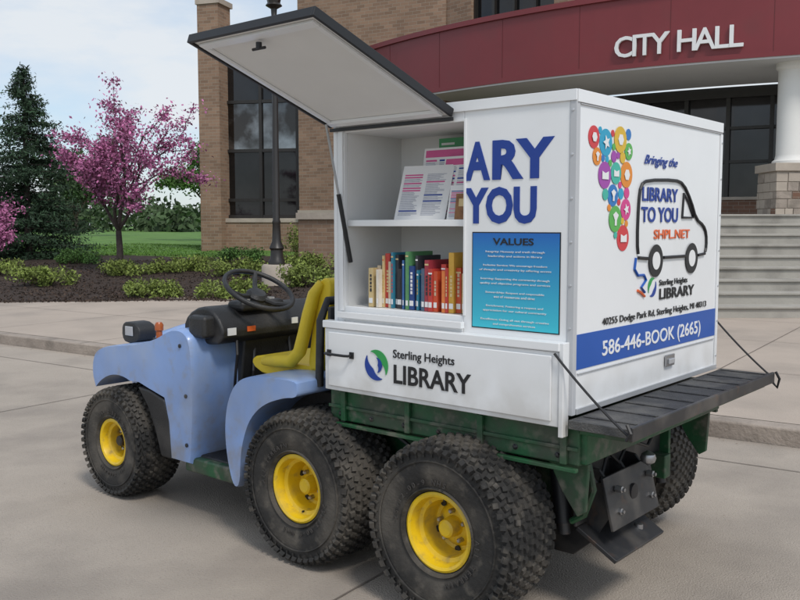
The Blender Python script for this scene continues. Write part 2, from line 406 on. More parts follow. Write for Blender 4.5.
def conifer(name,loc,H,Rb,seed):
    random.seed(seed); e=empty(name,loc); mb=MB(); mb.tube([(0,0,-.1),(0,0,H*.5),(0.03,0,H)],[.11,.07,.012],'barkp',7)
    C=[]
    z=.25
    while z<H-.05:
        f=(1-z/H); rr=Rb*(f**.85)*random.uniform(.8,1.12)+.06; nb=int(6+8*f)
        for k in range(nb):
            a=random.uniform(0,6.28); L=rr*random.uniform(.65,1.12)
            tip=Vector((math.cos(a)*L,math.sin(a)*L,z-.18*L+ .1*L*L))
            if L>.3: mb.tube([(0,0,z),tip],[.018,.004],'barkp',4)
            m=int(20+100*L)
            for _ in range(m):
                t=random.random()**.6; p=Vector((0,0,z)).lerp(tip,t)
                s=.05+.11*t*L
                C.append((p.x+random.gauss(0,s),p.y+random.gauss(0,s),p.z+random.gauss(0,.05)-abs(random.gauss(0,.05))))
        z+=.12+.1*f
    mb.build('trunk',e,smooth=True)
    leaves('needle_foliage',C,.055,'needles',e,.3)
conifer('spruce_tree',(-9.85,23.4,.45),5.1,2.0,4)
conifer('spruce_tree',(-12.9,26,.45),5.4,2.0,6)

def shrub(name,x,y,w_,h,mat,nl=2400,ls=.032):
    e=empty(name,(x,y,hz(x,y))); mb=MB()
    C=[];k=[(random.uniform(-.46,.46)*w_,random.uniform(-.38,.38)*w_,random.uniform(.15,.8)*h,random.uniform(.08,.22)) for _ in range(18)]
    for c in k: mb.tube([(c[0]*.1,c[1]*.1,0),(c[0],c[1],c[2])],[.012,.004],'bark',4)
    for _ in range(nl):
        c=random.choice(k); v=Vector((random.gauss(0,1),random.gauss(0,1),random.gauss(0,1))).normalized()*random.uniform(.4,1.25)
        C.append((c[0]+v.x*c[3]*w_,c[1]+v.y*c[3]*w_,max(.01,c[2]+v.z*.36*h)))
    mb.build('stems',e); leaves('foliage',C,ls,mat,e,.5)
random.seed(21)
for (x,y,w_,h,mt) in [(-6.9,17.2,1.0,.33,'leafy'),(-5.9,19.2,1.2,.3,'leafy'),(-4.4,15.9,1.1,.30,'leafy'),(-3.05,15.8,1.15,.33,'leafy'),
    (-4.9,19.6,1.3,.32,'leafy'),(-3.4,19.0,1.2,.35,'leafy'),(-2.45,21.5,.85,.9,'leafy'),(-1.7,16.6,1.0,.42,'leafy'),(-1.9,18.6,1.0,.45,'leafy'),(-8.6,18.8,1.1,.3,'leafy'),(-.6,15.5,1.0,.4,'leafy'),(-7.9,21.5,1.1,.3,'leaf'),(-4.0,22,1.1,.35,'leaf')]:
    shrub('low_shrub',x,y,w_,h,mt)

C=[];random.seed(2)
for i in range(150):
    x=random.uniform(-130,10); y=random.uniform(95,125); h=random.uniform(2.6,5.0)+1.6*math.sin(x*.11)
    for _ in range(170):
        v=Vector((random.gauss(0,1),random.gauss(0,1),random.gauss(0,1))).normalized()*random.uniform(.6,1.05)
        C.append((x+v.x*2.6,y+v.y*2,max(.5,h*.55+v.z*h*.5)))
leaves('distant_tree_line',C,.42,'leafd',None,.6)

# ------------------------------------------------------------ lamp post
e=empty('street_lamp',(-2.42,17.3,.15)); b=MB()
b.lathe([(.30,-.2),(.30,.46),(.27,.50),(0,.50)],'stone',28); b.build('concrete_base',e,smooth=True)
b=MB()
b.lathe([(.17,.5),(.17,.56),(.13,.62),(.12,.78),(.15,.82),(.09,.95),(.075,1.3),(.085,1.33),(.07,1.37),(.05,5.1),(.08,5.13),(.08,5.2),(.05,5.25),(.06,5.4),(.16,5.46),(.13,5.5),(.0,5.52)],'frame',20)
b.lathe([(.12,5.5),(.2,5.85),(.21,5.9)],'frame',8); b.lathe([(.26,5.9),(.22,6.0),(.08,6.2),(.03,6.3),(.04,6.36),(0,6.4)],'frame',16)
b.build('post_and_lantern',e,smooth=True)

# ------------------------------------------------------------ city hall
CH=empty('city_hall'); cx,cy=15.1,35.1
b=MB()
b.arc(cx,cy,15.8,19.0,4.70,4.78,205,318,'soffit')
b.arc(cx,cy,18.6,19.0,4.785,6.2,205,318,'maroon')
b.arc(cx,cy,18.9,19.06,6.2,6.32,205,318,'maroon')
b.arc(cx,cy,18.9,19.03,4.74,4.84,205,318,'maroon')
b.build('canopy_band',CH)
b=MB()
for k in range(210,318,6):
    b.arc(cx,cy,18.99,19.004,4.84,6.2,k,k+.03,'seam',1)
b.build('band_seams',CH)
b=MB(); b.arc(cx,cy,17.6,18.0,6.2,6.55,200,320,'brick'); b.arc(cx,cy,17.6,18.0,8.9,10.5,200,320,'brick'); b.arc(cx,cy,17.6,18.0,6.55,8.9,200,222.4,'brick')
k=222.4
while k<312:
    b.arc(cx,cy,17.6,18.0,6.55,8.9,k+8,k+9.6,'brick'); b.arc(cx,cy,17.7,17.8,6.55,8.9,k,k+8,'glass')
    for q in(0,2,4,6,7.8): b.arc(cx,cy,17.79,17.9,6.55,8.9,k+q,k+q+.22,'frame',1)
    b.arc(cx,cy,17.79,17.88,7.6,7.68,k+.22,k+7.8,'frame'); b.arc(cx,cy,17.79,17.88,6.55,6.62,k+.22,k+7.8,'frame')
    k+=9.6
b.build('upper_drum',CH)
b=MB(); b.arc(cx,cy,15.2,15.6,1.5,2.02,205,318,'brickd'); b.arc(cx,cy,15.15,15.64,2.02,2.09,205,318,'stone'); b.arc(cx,cy,15.3,15.4,2.09,4.7,205,318,'glass')
k=206
while k<316:
    b.arc(cx,cy,15.39,15.52,2.09,4.7,k,k+.35,'frame',1); k+=3.6
for z in(2.9,3.7): b.arc(cx,cy,15.39,15.49,z,z+.07,206,316,'frame')
b.arc(cx,cy,15.39,15.55,4.45,4.70,205,318,'frame')
for k in(226,268): b.arc(cx,cy,15.1,15.75,1.5,4.69,k,k+3,'brickd')
b.arc(cx,cy,15.56,15.66,1.62,4.3,246.5,252.5,'glass')
for q in(246.3,249.4,252.4): b.arc(cx,cy,15.55,15.72,1.61,4.38,q,q+.35,'frame',1)
b.arc(cx,cy,15.55,15.71,4.3,4.385,246.3,252.75,'frame'); b.arc(cx,cy,15.55,15.70,1.61,1.85,246.66,252.39,'frame')
for q in(249.1,249.95): b.arc(cx,cy,15.73,15.76,2.5,3.2,q,q+.1,'steel',1)
b.build('entrance_wall',CH)
b=MB()
def wall(b,p,q,z0,z1,th,m):
    p=Vector((*p,0));q=Vector((*q,0));d=q-p;L=d.length;d.normalize();nn=Vector((-d.y,d.x,0))
    T=Matrix(((d.x,nn.x,0,p.x),(d.y,nn.y,0,p.y),(0,0,1,0),(0,0,0,1)))
    b.box(0,L,0,th,z0,z1,m,T); return T,L
wall(b,(-2.95,25.9),(1.2,23.6),0,10.2,7,'brick')
wall(b,(-3.0,25.86),(1.2,23.53),10.2,10.4,7,'stone')
wall(b,(-5.95,26.4),(-5.3,26.2),0,7.85,.75,'brick')
wall(b,(-6.0,26.38),(-5.26,26.15),7.85,8.0,.85,'stone')
wall(b,(-5.3,26.5),(-2.95,25.98),0,1.5,.5,'brick')
wall(b,(-5.3,26.47),(-2.96,25.95),1.5,1.62,.5,'stone')
wall(b,(-5.3,26.6),(-2.95,26.1),6.4,7.2,6,'brick')
wall(b,(-5.32,27.1),(-5.3,34),0,7.0,.3,'brick')
wall(b,(-2.99,25.8),(1.15,23.5),1.7,1.85,.1,'stone')
b.build('brick_walls',CH)
b=MB(); T,L=wall(b,(-5.28,26.75),(-2.96,26.24),1.62,6.4,.08,'glass')
for u in(0,1.14,L-.09): b.box(u,u+.09,-.09,-.002,1.622,6.398,'frame',T)
for z in(1.63,2.12,3.58,5.02,6.28): b.box(.09,L-.09,-.075,-.004,z,z+.09,'frame',T)
b.build('wing_window',CH)
b=MB()
for (u,u1,z0,z1) in((.1,1.13,3.68,5.01),(1.24,L-.1,3.68,5.01)): b.box(u,u1,-.012,-.003,z0,z1,'glass2',T)  # overlay sheets on the glass carrying the painted reflection
b.build('pane_reflections',CH)
b=MB(); b.lathe([(.36,2.66),(.36,2.72),(.31,2.76),(.29,2.85),(.29,4.55),(.34,4.6),(.34,4.70)],'col',32,c=(8.02,18.25,0)); b.build('column',CH,smooth=True)
b=MB(); b.lathe([(.36,2.66),(.36,2.72),(.31,2.76),(.29,2.85),(.29,4.55),(.34,4.6),(.34,4.70)],'col',32,c=(15.1,16.9,0)); b.build('column_b',CH,smooth=True)
random.seed(12)
b=MB()
for X,Y in((8.02,18.25),(15.1,16.9)):
    b.box(X-.46,X+.46,Y-.46,Y+.46,1.55,2.5,'stone'); b.box(X-.52,X+.52,Y-.52,Y+.52,2.5,2.66,'stone')
    z=1.61
    while z<2.46:
        hh=min(random.choice([.11,.15,.19]),2.49-z); x=X-.475
        while x<X+.45:
            ww=min(random.uniform(.14,.34),X+.475-x)
            b.box(x,x+ww-.012,Y-.475-.012*random.random(),Y-.455,z,z+hh-.012,random.choice(['stone','brickd','stone','kerb'])); x+=ww
        y=Y-.455
        while y<Y+.45:
            ww=min(random.uniform(.14,.34),Y+.475-y)
            b.box(X-.475-.012*random.random(),X-.455,y,y+ww-.012,z,z+hh-.012,random.choice(['stone','brickd','stone','kerb'])); y+=ww
        z+=hh
b.build('column_piers',CH,bevel=.006)
def chars(s,a0,a1,z,h):
    wd={'C':.78,'I':.34,'T':.68,'Y':.74,' ':.5,'H':.84,'A':.82,'L':.64}
    tot=sum(wd[c] for c in s); a=a0
    for c in s:
        st=(a1-a0)*wd[c]/tot
        if c!=' ':
            aa=R(a+st/2); rr=19.05
            o=tcurve(c,CH,(cx+rr*math.cos(aa),cy+rr*math.sin(aa),z),(R(90),0,aa+R(90)),'vwhite',h=h,align='CENTER',bold=.012,name='letter_'+c.lower())
            o.data.extrude=.03
        a+=st
chars('CITY HALL',236.6,244.3,4.98,.44)
ST=empty('entrance_steps'); b=MB(); N=9; rs=.165
for i in range(N):
    y0=12.3+i*.36; y1_=15.4 if i<N-1 else 26
    zt_=.12+(i+1)*rs
    b.box(3.4,24,y0,y1_,zt_-rs-.01 if i else 0,zt_-.035,'step')
    b.box(3.4,24,y0-.035,y1_,zt_-.034,zt_,'step')
o=b.build('treads',ST,bevel=.006)
b=MB(); b.box(2.95,3.38,12.0,20,0,1.75,'brickd'); b.box(2.9,3.42,11.95,20,1.75,1.87,'stone'); b.build('cheek_wall',ST,bevel=.01)
PW=empty('brick_planter_wall'); b=MB()
wall(b,(-2.35,20.4),(2.9,17.4),0,1.55,.35,'brick'); wall(b,(-2.4,20.36),(2.9,17.33),1.55,1.7,.45,'stone'); b.build('wall_and_cap',PW)

# ================================================================ VEHICLE
ang=math.pi-R(40.2)
VL=(.611,3.666,0)
UV=empty('utility_vehicle',VL,ang)
LC=empty('library_cabinet',VL,ang)
BK=empty('book_row',VL,ang)
FL=empty('flyer_display',VL,ang)

def wheel(name,s,y,side,Rr,W,rimr,seed):
    random.seed(seed)
    e=empty(name,(s,y,Rr)); e.parent=UV; e.rotation_euler=(0,random.uniform(0,6),0)
    hw=W/2; k=Rr
    prof=[(rimr-.012,-hw*.62),(rimr+.008,-hw*.80),(rimr+.035,-hw*.93),(rimr+.5*(k-rimr),-hw*1.0),(k*.90,-hw*.95),(k*.955,-hw*.80),(k*.975,-hw*.55),(k*.982,0),
          (k*.975,hw*.55),(k*.955,hw*.80),(k*.90,hw*.95),(rimr+.5*(k-rimr),hw*1.0),(rimr+.035,hw*.93),(rimr+.008,hw*.80),(rimr-.012,hw*.62)]
    b=MB(); b.lathe(prof,'rubber',64,'y',cap=False)
    b.build('tyre_carcass',e,smooth=True)
    b=MB()
    rows=[-.95,-.78,-.6,-.4,-.2,0,.2,.4,.6,.78,.95]; nseg=int(2*math.pi*k/.040)
    def surf(v):
        v=abs(v)
        return k*(.98 if v<.4 else .975 if v<.65 else .960 if v<.8 else .92)
    for ri,rw in enumerate(rows):
        for i in range(nseg):
            a=2*math.pi*(i+(.5 if ri%2 else 0))/nseg
            r0=surf(rw)-.006; hh=.016 if abs(rw)<.9 else .017
            tilt=0 if abs(rw)<.6 else (-rw/abs(rw))*(.35 if abs(rw)<.8 else .85)
            T=Matrix.Rotation(a,4,'Y')@Matrix.Translation((0,rw*hw,r0))@Matrix.Rotation(tilt,4,'X')@Matrix.Rotation(R(14 if ri%2 else -14),4,'Z')
            wl=.0125; ww=hw*.082
            bb=len(b.v)
            P=[(-wl,-ww,0),(wl,-ww,0),(wl,ww,0),(-wl,ww,0),(-wl*.72,-ww*.72,hh),(wl*.72,-ww*.72,hh),(wl*.72,ww*.72,hh),(-wl*.72,ww*.72,hh)]
            b.v+=[tuple(T@Vector(p)) for p in P]
            for q in((4,5,6,7),(0,1,5,4),(1,2,6,5),(2,3,7,6),(3,0,4,7)): b.face([bb+t for t in q],'rubber')
    for sgn in(-1,1):
        b.lathe([(k*.80,sgn*hw*.985),(k*.79,sgn*hw*1.02),(k*.775,sgn*hw*1.0)],'rubber',64,'y',cap=False)
        b.lathe([(rimr+.03,sgn*hw*.90),(rimr+.024,sgn*hw*.97),(rimr+.014,sgn*hw*.86)],'rubber',64,'y',cap=False)
        for i in range(48):
            T=Matrix.Rotation(2*math.pi*i/48,4,'Y'); b.box(-.0035,.0035,min(sgn*hw*.95,sgn*hw*1.005),max(sgn*hw*.95,sgn*hw*1.005),k*.835,k*.895,'rubber',T)
    b.build('tyre_tread',e)
    if side>0:
        rr=rimr+.040; yy=hw*.985
        for st0,txt in((0,'ALL TERRAIN'),(3.3,'25x12.00-9 NHS')):
            for i,ch in enumerate(txt):
                if ch==' ': continue
                c=bpy.data.curves.new('txt','FONT'); c.body=ch; c.size=.028; c.extrude=.0015; c.align_x='CENTER'; c.resolution_u=2; c.materials.append(M['rubberl'])
                o=bpy.data.objects.new('sidewall_letter',c); COL.objects.link(o); o.parent=e
                o.matrix_basis=Matrix.Rotation(-(st0+i*.13),4,'Y')@Matrix.Translation((0,yy,rr))@Euler((R(90),0,R(180))).to_matrix().to_4x4()
    b=MB(); g=side
    b.lathe([(rimr+.004,g*hw*.78),(rimr+.010,g*hw*.82),(rimr+.010,g*hw*.86),(rimr+.002,g*hw*.885),(rimr-.008,g*hw*.85),(rimr-.012,g*hw*.76),(rimr-.016,g*hw*.60),(rimr-.030,g*hw*.55),(rimr-.034,g*hw*.30),(rimr*.70,g*hw*.12),(rimr*.60,g*hw*.10),(rimr*.50,g*hw*.20),(rimr*.40,g*hw*.24),(rimr*.28,g*hw*.24)],'yellow',56,'y',cap=False)
    b.lathe([(rimr-.010,-g*hw*.9),(rimr-.014,-g*hw*.5),(rimr*.6,g*hw*.05)],'yellow',48,'y',cap=False)
    b.lathe([(rimr*.29,g*hw*.20),(rimr*.28,g*hw*.30),(rimr*.24,g*hw*.56),(rimr*.18,g*hw*.60),(0,g*hw*.60)],'yellow' if name!='front_wheel' else 'blackmetal',24,'y')
    for i in range(5):
        a=i*2*math.pi/5; b.lathe([(.010,g*hw*.23),(.010,g*hw*.36),(.006,g*hw*.39),(0,g*hw*.39)],'steel',6,'y',c=(rimr*.42*math.cos(a),0,rimr*.42*math.sin(a)))
        a+=.6; b.lathe([(.012,g*hw*.125),(.012,g*hw*.16),(0,g*hw*.165)],'ink',12,'y',c=(rimr*.67*math.cos(a),0,rimr*.67*math.sin(a)))
    b.tube([(rimr*.84,g*hw*.34,0),(rimr*.80,g*hw*.62,.004)],.0045,'ink',6)
    b.build('rim',e,smooth=True,sharp=28)
for s_,r_,w_,rm,nm,yl_,yr_ in((-.03,.328,.31,.135,'rear_wheel',.64,-.67),(.745,.325,.31,.135,'middle_wheel',.60,-.62),(2.17,.287,.25,.115,'front_wheel',.60,-.60)):
    wheel(nm,s_,yl_,1,r_,w_,rm,int(s_*10)+6); wheel(nm,s_,yr_,-1,r_,w_,rm,int(s_*10)+4)

def ap(name,prof,y0,y1,m,bevel=.01,par=UV,bs=3):
    b=MB(); b.prism(prof,y0,y1,m); return b.build(name,par,bevel=bevel,bseg=bs)
for sg in(1,-1):
    bx('frame_rail',UV,-.42,2.3,sg*.30-.03,sg*.30+.03,.36,.46,'green')
    bx('bed_side_rail',UV,-.50,.66,sg*.585-.03,sg*.585+.03,.615,.745,'green',.008)
    yo=sg*.617
    b=MB()
    for i in range(4): b.box(-.46+i*.34,-.435+i*.34,min(yo,yo+sg*.016),max(yo,yo+sg*.016),.62,.742,'green')
    b.box(-.50,.66,min(yo,yo+sg*.022),max(yo,yo+sg*.022),.598,.612,'green')
    b.box(-.50,.66,min(yo,yo+sg*.010),max(yo,yo+sg*.010),.668,.682,'green')
    for i in range(7): b.lathe([(.008,yo+sg*.0),(.008,yo+sg*.006),(0,yo+sg*.007)],'blackmetal',6,'y',c=(-.42+i*.17,0,.645))
    b.build('bed_side_ribs',UV,bevel=.003)
    bx('axle_tube',UV,-.06,.02,min(sg*.1,sg*.5),max(sg*.1,sg*.5),.28,.37,'blackmetal',.015)
    bx('axle_tube_mid',UV,.70,.79,min(sg*.1,sg*.5),max(sg*.1,sg*.5),.28,.37,'blackmetal',.015)
    ap('inner_side_plate',[(-.40,.40),(1.15,.36),(1.15,.60),(.4,.66),(-.40,.66)],sg*.36-.01,sg*.36+.01,'green',.004)
bx('bed_floor',UV,-.50,.66,-.55,.55,.66,.748,'green',.006)
bx('rear_cross_beam',UV,-.52,-.46,-.60,.60,.62,.74,'green',.006)
bx('transaxle',UV,-.2,.85,-.22,.22,.22,.58,'blackmetal',.04)
bx('engine',UV,.1,.6,-.34,.34,.40,.63,'black',.03)
bx('front_axle',UV,2.12,2.22,-.5,.5,.24,.32,'blackmetal',.02)
bx('floor_pan',UV,1.05,1.72,-.62,.62,.265,.31,'black',.01)
bx('sill_left',UV,1.20,1.62,.60,.655,.225,.30,'green',.012); bx('sill_right',UV,1.20,1.62,-.655,-.60,.225,.30,'green',.012)
bx('front_bumper',UV,2.42,2.50,-.40,.40,.33,.52,'black',.02)
# rear hitch
for yy in(.05,.18,.34):
    ap('hitch_plate',[(-.26,.56),(-.44,.54),(-.50,.47),(-.50,.40),(-.42,.27),(-.34,.20),(-.22,.20),(-.20,.34)],yy,yy+.014,'blackmetal',.003)
b=MB(); T=Matrix.Translation((-.44,.22,.30))@Matrix.Rotation(R(-30),4,'Y'); b.box(-.12,.06,-.20,.20,-.008,.008,'blackmetal',T)
T=Matrix.Translation((-.50,.22,.44))@Matrix.Rotation(R(14),4,'Y'); b.box(-.006,.006,-.19,.19,-.10,.09,'blackmetal',T)
b.build('hitch_bracket',UV,bevel=.003)
bx('engine_guard',UV,-.40,-.385,-.02,.44,.34,.62,'blackmetal',.006)
bx('muffler',UV,-.36,-.20,-.42,-.06,.42,.58,'blackmetal',.05,bseg=4)
b=MB()
for yy in(.08,.34):
    for zq in(.48,.40): b.lathe([(.013,-.500),(.013,-.525),(.007,-.527),(.007,-.535),(0,-.536)],'steel',6,'x',c=(0,yy,zq))
b.lathe([(.03,-.500),(.03,-.512),(.02,-.513)],'ink',16,'x',c=(0,.21,.44))
b.tube([(-.49,.12,.29),(-.49,.12,.20)],.016,'steel',10); b.lathe([(.0,.0),(.025,.015),(.03,.03),(.025,.045),(0,.06)],'steel',14,c=(-.52,.12,.52))
b.tube([(-.3,.40,.62),(-.34,.42,.30)],.024,'blackmetal',10); b.tube([(-.3,-.42,.62),(-.34,-.42,.30)],.022,'blackmetal',10)
b.tube([(-.3,.40,.56),(-.335,.42,.34)],.034,'ink',12)
b.tube([(-.45,.46,.60),(-.48,.47,.50),(-.44,.46,.40),(-.38,.44,.36)],.012,'green',8)
b.tube([(.1,.48,.60),(.3,.50,.52),(.55,.48,.62)],.009,'ink',6)
b.tube([(-.42,.3,.62),(-.45,.22,.54),(-.43,.1,.60),(-.44,-.05,.55),(-.42,-.2,.62)],.007,'ink',6)
b.tube([(-.46,.5,.60),(-.47,.44,.52),(-.45,.36,.50),(-.44,.30,.58)],.006,'ink',6)
b.build('hitch_hardware',UV,smooth=True)
for sg in(1,-1):
    ap('rear_corner_gusset',[(-.50,.61),(-.34,.61),(-.40,.50),(-.46,.42),(-.49,.44)],min(sg*.53,sg*.55),max(sg*.53,sg*.55),'green',.004)
# tailgate
b=MB(); b.box(-.70,-.485,-.70,.665,.752,.782,'bedliner')
for i in range(9): b.box(-.69,-.50,-.66+i*.155,-.645+i*.155,.782,.787,'bedliner')
b.build('tailgate',UV,bevel=.006)
bx('tailgate_edge',UV,-.715,-.701,-.705,.67,.744,.79,'blackmetal',.004)
bx('tailgate_hinge_beam',UV,-.69,-.50,-.66,.62,.728,.750,'green',.004)
b=MB()
def sagp(p,q,sag,n=12):
    p=Vector(p);q=Vector(q); return [tuple(p.lerp(q,t)+Vector((0,0,-sag*4*t*(1-t)))) for t in np.linspace(0,1,n)]
b.tube(sagp((-.44,.683,1.00),(-.70,.675,.765),.01),.0042,'ink',6)
b.tube(sagp((-.46,-.645,1.02),(-.70,-.715,.765),.01),.0042,'ink',6)
b.tube([(-.715,-.715,.79),(-.73,-.72,.76),(-.72,-.725,.72),(-.70,-.72,.745)],.006,'ink',6)
b.tube([(-.70,.68,.80),(-.715,.685,.775),(-.70,.685,.75)],.006,'ink',6)
b.build('tailgate_cables',UV,smooth=True)

# ---- front body
arc=[(2.17+.330*math.cos(R(a)),.31+.330*math.sin(R(a))) for a in range(50,112,6)]
top=chaik([(2.40,.56),(2.425,.62),(2.415,.71),(2.36,.765),(2.20,.795),(1.98,.82),(1.82,.86),(1.70,.915),(1.60,.925),(1.535,.88),(1.52,.72),(1.52,.5),(1.535,.36),(1.54,.275)],2)
fp=[(1.55,.265),(1.70,.265),(1.715,.45),(1.75,.57),(1.88,.60),(1.98,.625)]+list(reversed(arc))+[(2.395,.55)]+[p for p in top if not (1.55<p[0]<2.40 and p[1]<.6)]
def loft(name,prof,ylist,m,centre,par=UV):
    b=MB();n_=len(prof)
    for (y,sc) in ylist:
        for p in prof: b.v.append((centre[0]+(p[0]-centre[0])*sc,y,centre[1]+(p[1]-centre[1])*sc))
    for i in range(len(ylist)-1):
        for k in range(n_):
            k2=(k+1)%n_; b.face([i*n_+k,i*n_+k2,(i+1)*n_+k2,(i+1)*n_+k],m)
    b.face(list(range(n_)),m); e0=(len(ylist)-1)*n_; b.face([e0+k for k in reversed(range(n_))],m)
    return b.build(name,par,smooth=True,sharp=50)
for sg in(1,-1):
    loft('front_fender',fp,[(sg*.36,1),(sg*.60,1),(sg*.635,.996),(sg*.658,.985),(sg*.670,.968)],'blue',(1.95,.62))
    ap('fender_liner',[(1.705,.27),(1.79,.27),(1.84,.40),(1.90,.51),(1.985,.60),(1.88,.592),(1.76,.56),(1.72,.45)],min(sg*.42,sg*.675),max(sg*.42,sg*.675),'black',.01)
    b=MB()
    for (s_,z_) in((1.58,.36),(1.58,.60),(1.62,.84)): b.lathe([(.010,sg*.668),(.010,sg*.675),(.004,sg*.677),(0,sg*.677)],'blackmetal',10,'y',c=(s_,0,z_))
    b.build('fender_fasteners',UV)
hp=[(-.38,0),(.38,0),(.40,.4),(.36,.8),(.26,1),(-.26,1),(-.36,.8),(-.40,.4)]
hp=chaik(hp,2)
b=MB(); nh=len(hp)
st=[(2.53,.50,.62,.76),(2.535,.46,.69,.86),(2.51,.44,.75,.93),(2.46,.42,.79,.98),(2.36,.4,.835,1.01),(2.20,.4,.88,1.04),(2.0,.4,.925,1.06),(1.75,.4,.965,1.08),(1.62,.4,.98,1.08)]
for (s_,z0,z1,wf) in st:
    for p in hp: b.v.append((s_,p[0]*wf,z0+(z1-z0)*p[1]))
for i in range(len(st)-1):
    for k in range(nh): b.face([i*nh+k,i*nh+(k+1)%nh,(i+1)*nh+(k+1)%nh,(i+1)*nh+k],'blue')
b.face(list(range(nh)),'blue'); b.face([(len(st)-1)*nh+k for k in range(nh)],'blue')
b.build('hood',UV,smooth=True,sharp=55)
b=MB()
for sg in(1,-1): b.tube([(2.38,sg*.408,.758),(2.28,sg*.416,.785),(2.12,sg*.422,.807),(1.98,sg*.426,.823),(1.84,sg*.43,.858),(1.74,sg*.43,.895)],.0045,'ink',6)
b.build('hood_seam_gasket',UV,smooth=True)
bx('grille',UV,2.535,2.546,-.26,.26,.50,.60,'black',.004)
for sg in(1,-1):
    c=sg*.50
    b=MB(); b.prism(chaik([(2.15,.795),(2.27,.785),(2.305,.82),(2.30,.885),(2.265,.905),(2.17,.90),(2.13,.855)],1),c-.055,c+.055,'black'); b.build('headlight_housing',UV,bevel=.01)
    bx('headlight_lens',UV,2.306,2.314,c-.040,c+.040,.825,.88,'lens',.003)
    bx('headlight_side_lens',UV,2.19,2.26,min(c+sg*.056,c+sg*.062),max(c+sg*.056,c+sg*.062),.83,.88,'lens',.003)
    b=MB(); b.lathe([(.016,0),(.016,.04),(.022,.045),(.022,.072),(.014,.085),(0,.087)],'bulb',14,c=(1.89,sg*.60,.845)); b.build('marker_lamp',UV,smooth=True)
    bx('marker_bracket',UV,1.86,1.92,sg*.60-.02,sg*.60+.02,.828,.85,'black',.004)
# dash
ap('dash_cowl',chaik([(1.68,.86),(1.72,.92),(1.68,.985),(1.58,1.03),(1.49,1.02),(1.42,.955),(1.40,.89),(1.46,.84)],1),-.58,.58,'black',.02)
ap('dash_lower_panel',[(1.62,.32),(1.66,.86),(1.46,.88),(1.50,.6),(1.58,.32)],-.40,.40,'black',.012)
bx('instrument_pod',UV,1.42,1.54,.17,.45,1.0,1.05,'black',.02)
bx('dash_side_box',UV,1.47,1.60,.50,.64,.88,.99,'black',.02)
b=MB()
for yy in(.23,.31,.39): b.lathe([(.026,0),(.026,.01),(0,.011)],'lens',16,'z',c=(1.47,yy,1.048))
for yy in(-.1,-.2,.05,.12): b.box(1.402,1.408,yy-.02,yy+.02,.92,.95,'vwhite')
b.box(1.404,1.409,.50,.55,.895,.93,'vwhite'); b.box(1.404,1.409,.38,.43,.905,.93,'orange'); b.box(1.404,1.41,-.45,-.25,.90,.97,'ink')
b.tube([(1.48,-.35,1.02),(1.42,-.35,1.10)],.008,'steel',6); b.lathe([(0,0),(.02,.01),(.024,.03),(0,.05)],'amber',12,c=(1.41,-.35,1.095))
for yy in(.12,.24): b.box(1.50,1.53,yy,yy+.07,.40,.50,'ink')
b.tube([(1.5,.3,.9),(1.45,.36,.7),(1.5,.34,.45)],.008,'ink',6); b.tube([(1.48,.1,.88),(1.43,.12,.7),(1.5,.15,.45)],.007,'ink',6)
b.tube([(1.44,.47,.88),(1.40,.50,.80),(1.44,.48,.70),(1.5,.44,.60)],.007,'ink',6)
b.build('dash_details',UV)
SW=empty('steering_wheel',(1.445,.32,1.10)); SW.parent=UV; SW.rotation_euler=(0,R(-30),0)
b=MB(); b.tube([(.175*math.cos(t),.175*math.sin(t),0) for t in np.linspace(0,2*math.pi,41)],.0125,'black',10)
for a in(90,210,330): b.tube([(.03*math.cos(R(a)),.03*math.sin(R(a)),-.035),(.1*math.cos(R(a)),.1*math.sin(R(a)),-.03),(.173*math.cos(R(a)),.173*math.sin(R(a)),0)],.013,'black',8)
b.lathe([(.05,-.06),(.055,-.03),(.04,-.012),(0,-.008)],'black',20); b.tube([(0,0,-.05),(0,0,-.24)],.024,'black',10); b.build('rim_spokes_column',SW,smooth=True)
ap('seat_base',[(.70,.34),(1.12,.34),(1.16,.66),(1.14,.70),(.70,.70)],-.50,.50,'black',.015)
mid=chaik([(1.17,.25),(1.215,.42),(1.215,.56),(1.18,.67),(1.12,.74),(1.03,.77),(.90,.778),(.74,.78),(.735,.75),(.735,.71),(.82,.70),(.95,.655),(1.04,.58),(1.085,.49),(1.11,.40),(1.12,.25)],2)
for sg in(1,-1):
    loft('middle_fender',mid,[(sg*.44,1),(sg*.68,1),(sg*.705,.997),(sg*.722,.990),(sg*.73,.98)],'blue',(1.0,.62))
for yy in(.27,-.27):
    S=empty('seat',(0,yy,0)); S.parent=UV
    b=MB(); b.prism(chaik([(.88,.70),(1.22,.72),(1.31,.76),(1.30,.80),(1.22,.815),(.92,.79),(.86,.80)],1),-.22,.22,'vinyl'); b.build('cushion',S,bevel=.03,bseg=4)
    b=MB(); b.prism(chaik([(.84,.74),(.93,.76),(.90,.95),(.865,1.14),(.835,1.19),(.79,1.19),(.775,1.14),(.80,.95)],1),-.22,.22,'vinyl'); b.build('backrest',S,bevel=.03,bseg=4)
    b=MB()
    for q in(-.235,.235): b.tube([(1.20,q,.79),(1.10,q*1.05,.80),(1.0,q*1.06,.81),(.945,q*1.06,.86),(.915,q*1.06,.94),(.89,q*1.04,1.03),(.865,q*1.0,1.12),(.835,q*.93,1.17)],[.02,.028,.03,.03,.03,.03,.028,.02],'vinyl',12)
    b.build('side_bolsters',S,smooth=True)
b=MB(); b.tube([(.74,.60,.74),(.73,.60,1.02),(.73,.56,1.10),(.73,-.56,1.10),(.73,-.60,1.02),(.73,-.60,.74)],.018,'black',10); b.build('rear_guard_bar',UV,smooth=True)
bx('black_bulkhead',UV,.67,.69,-.60,.60,.75,1.08,'black',.006)
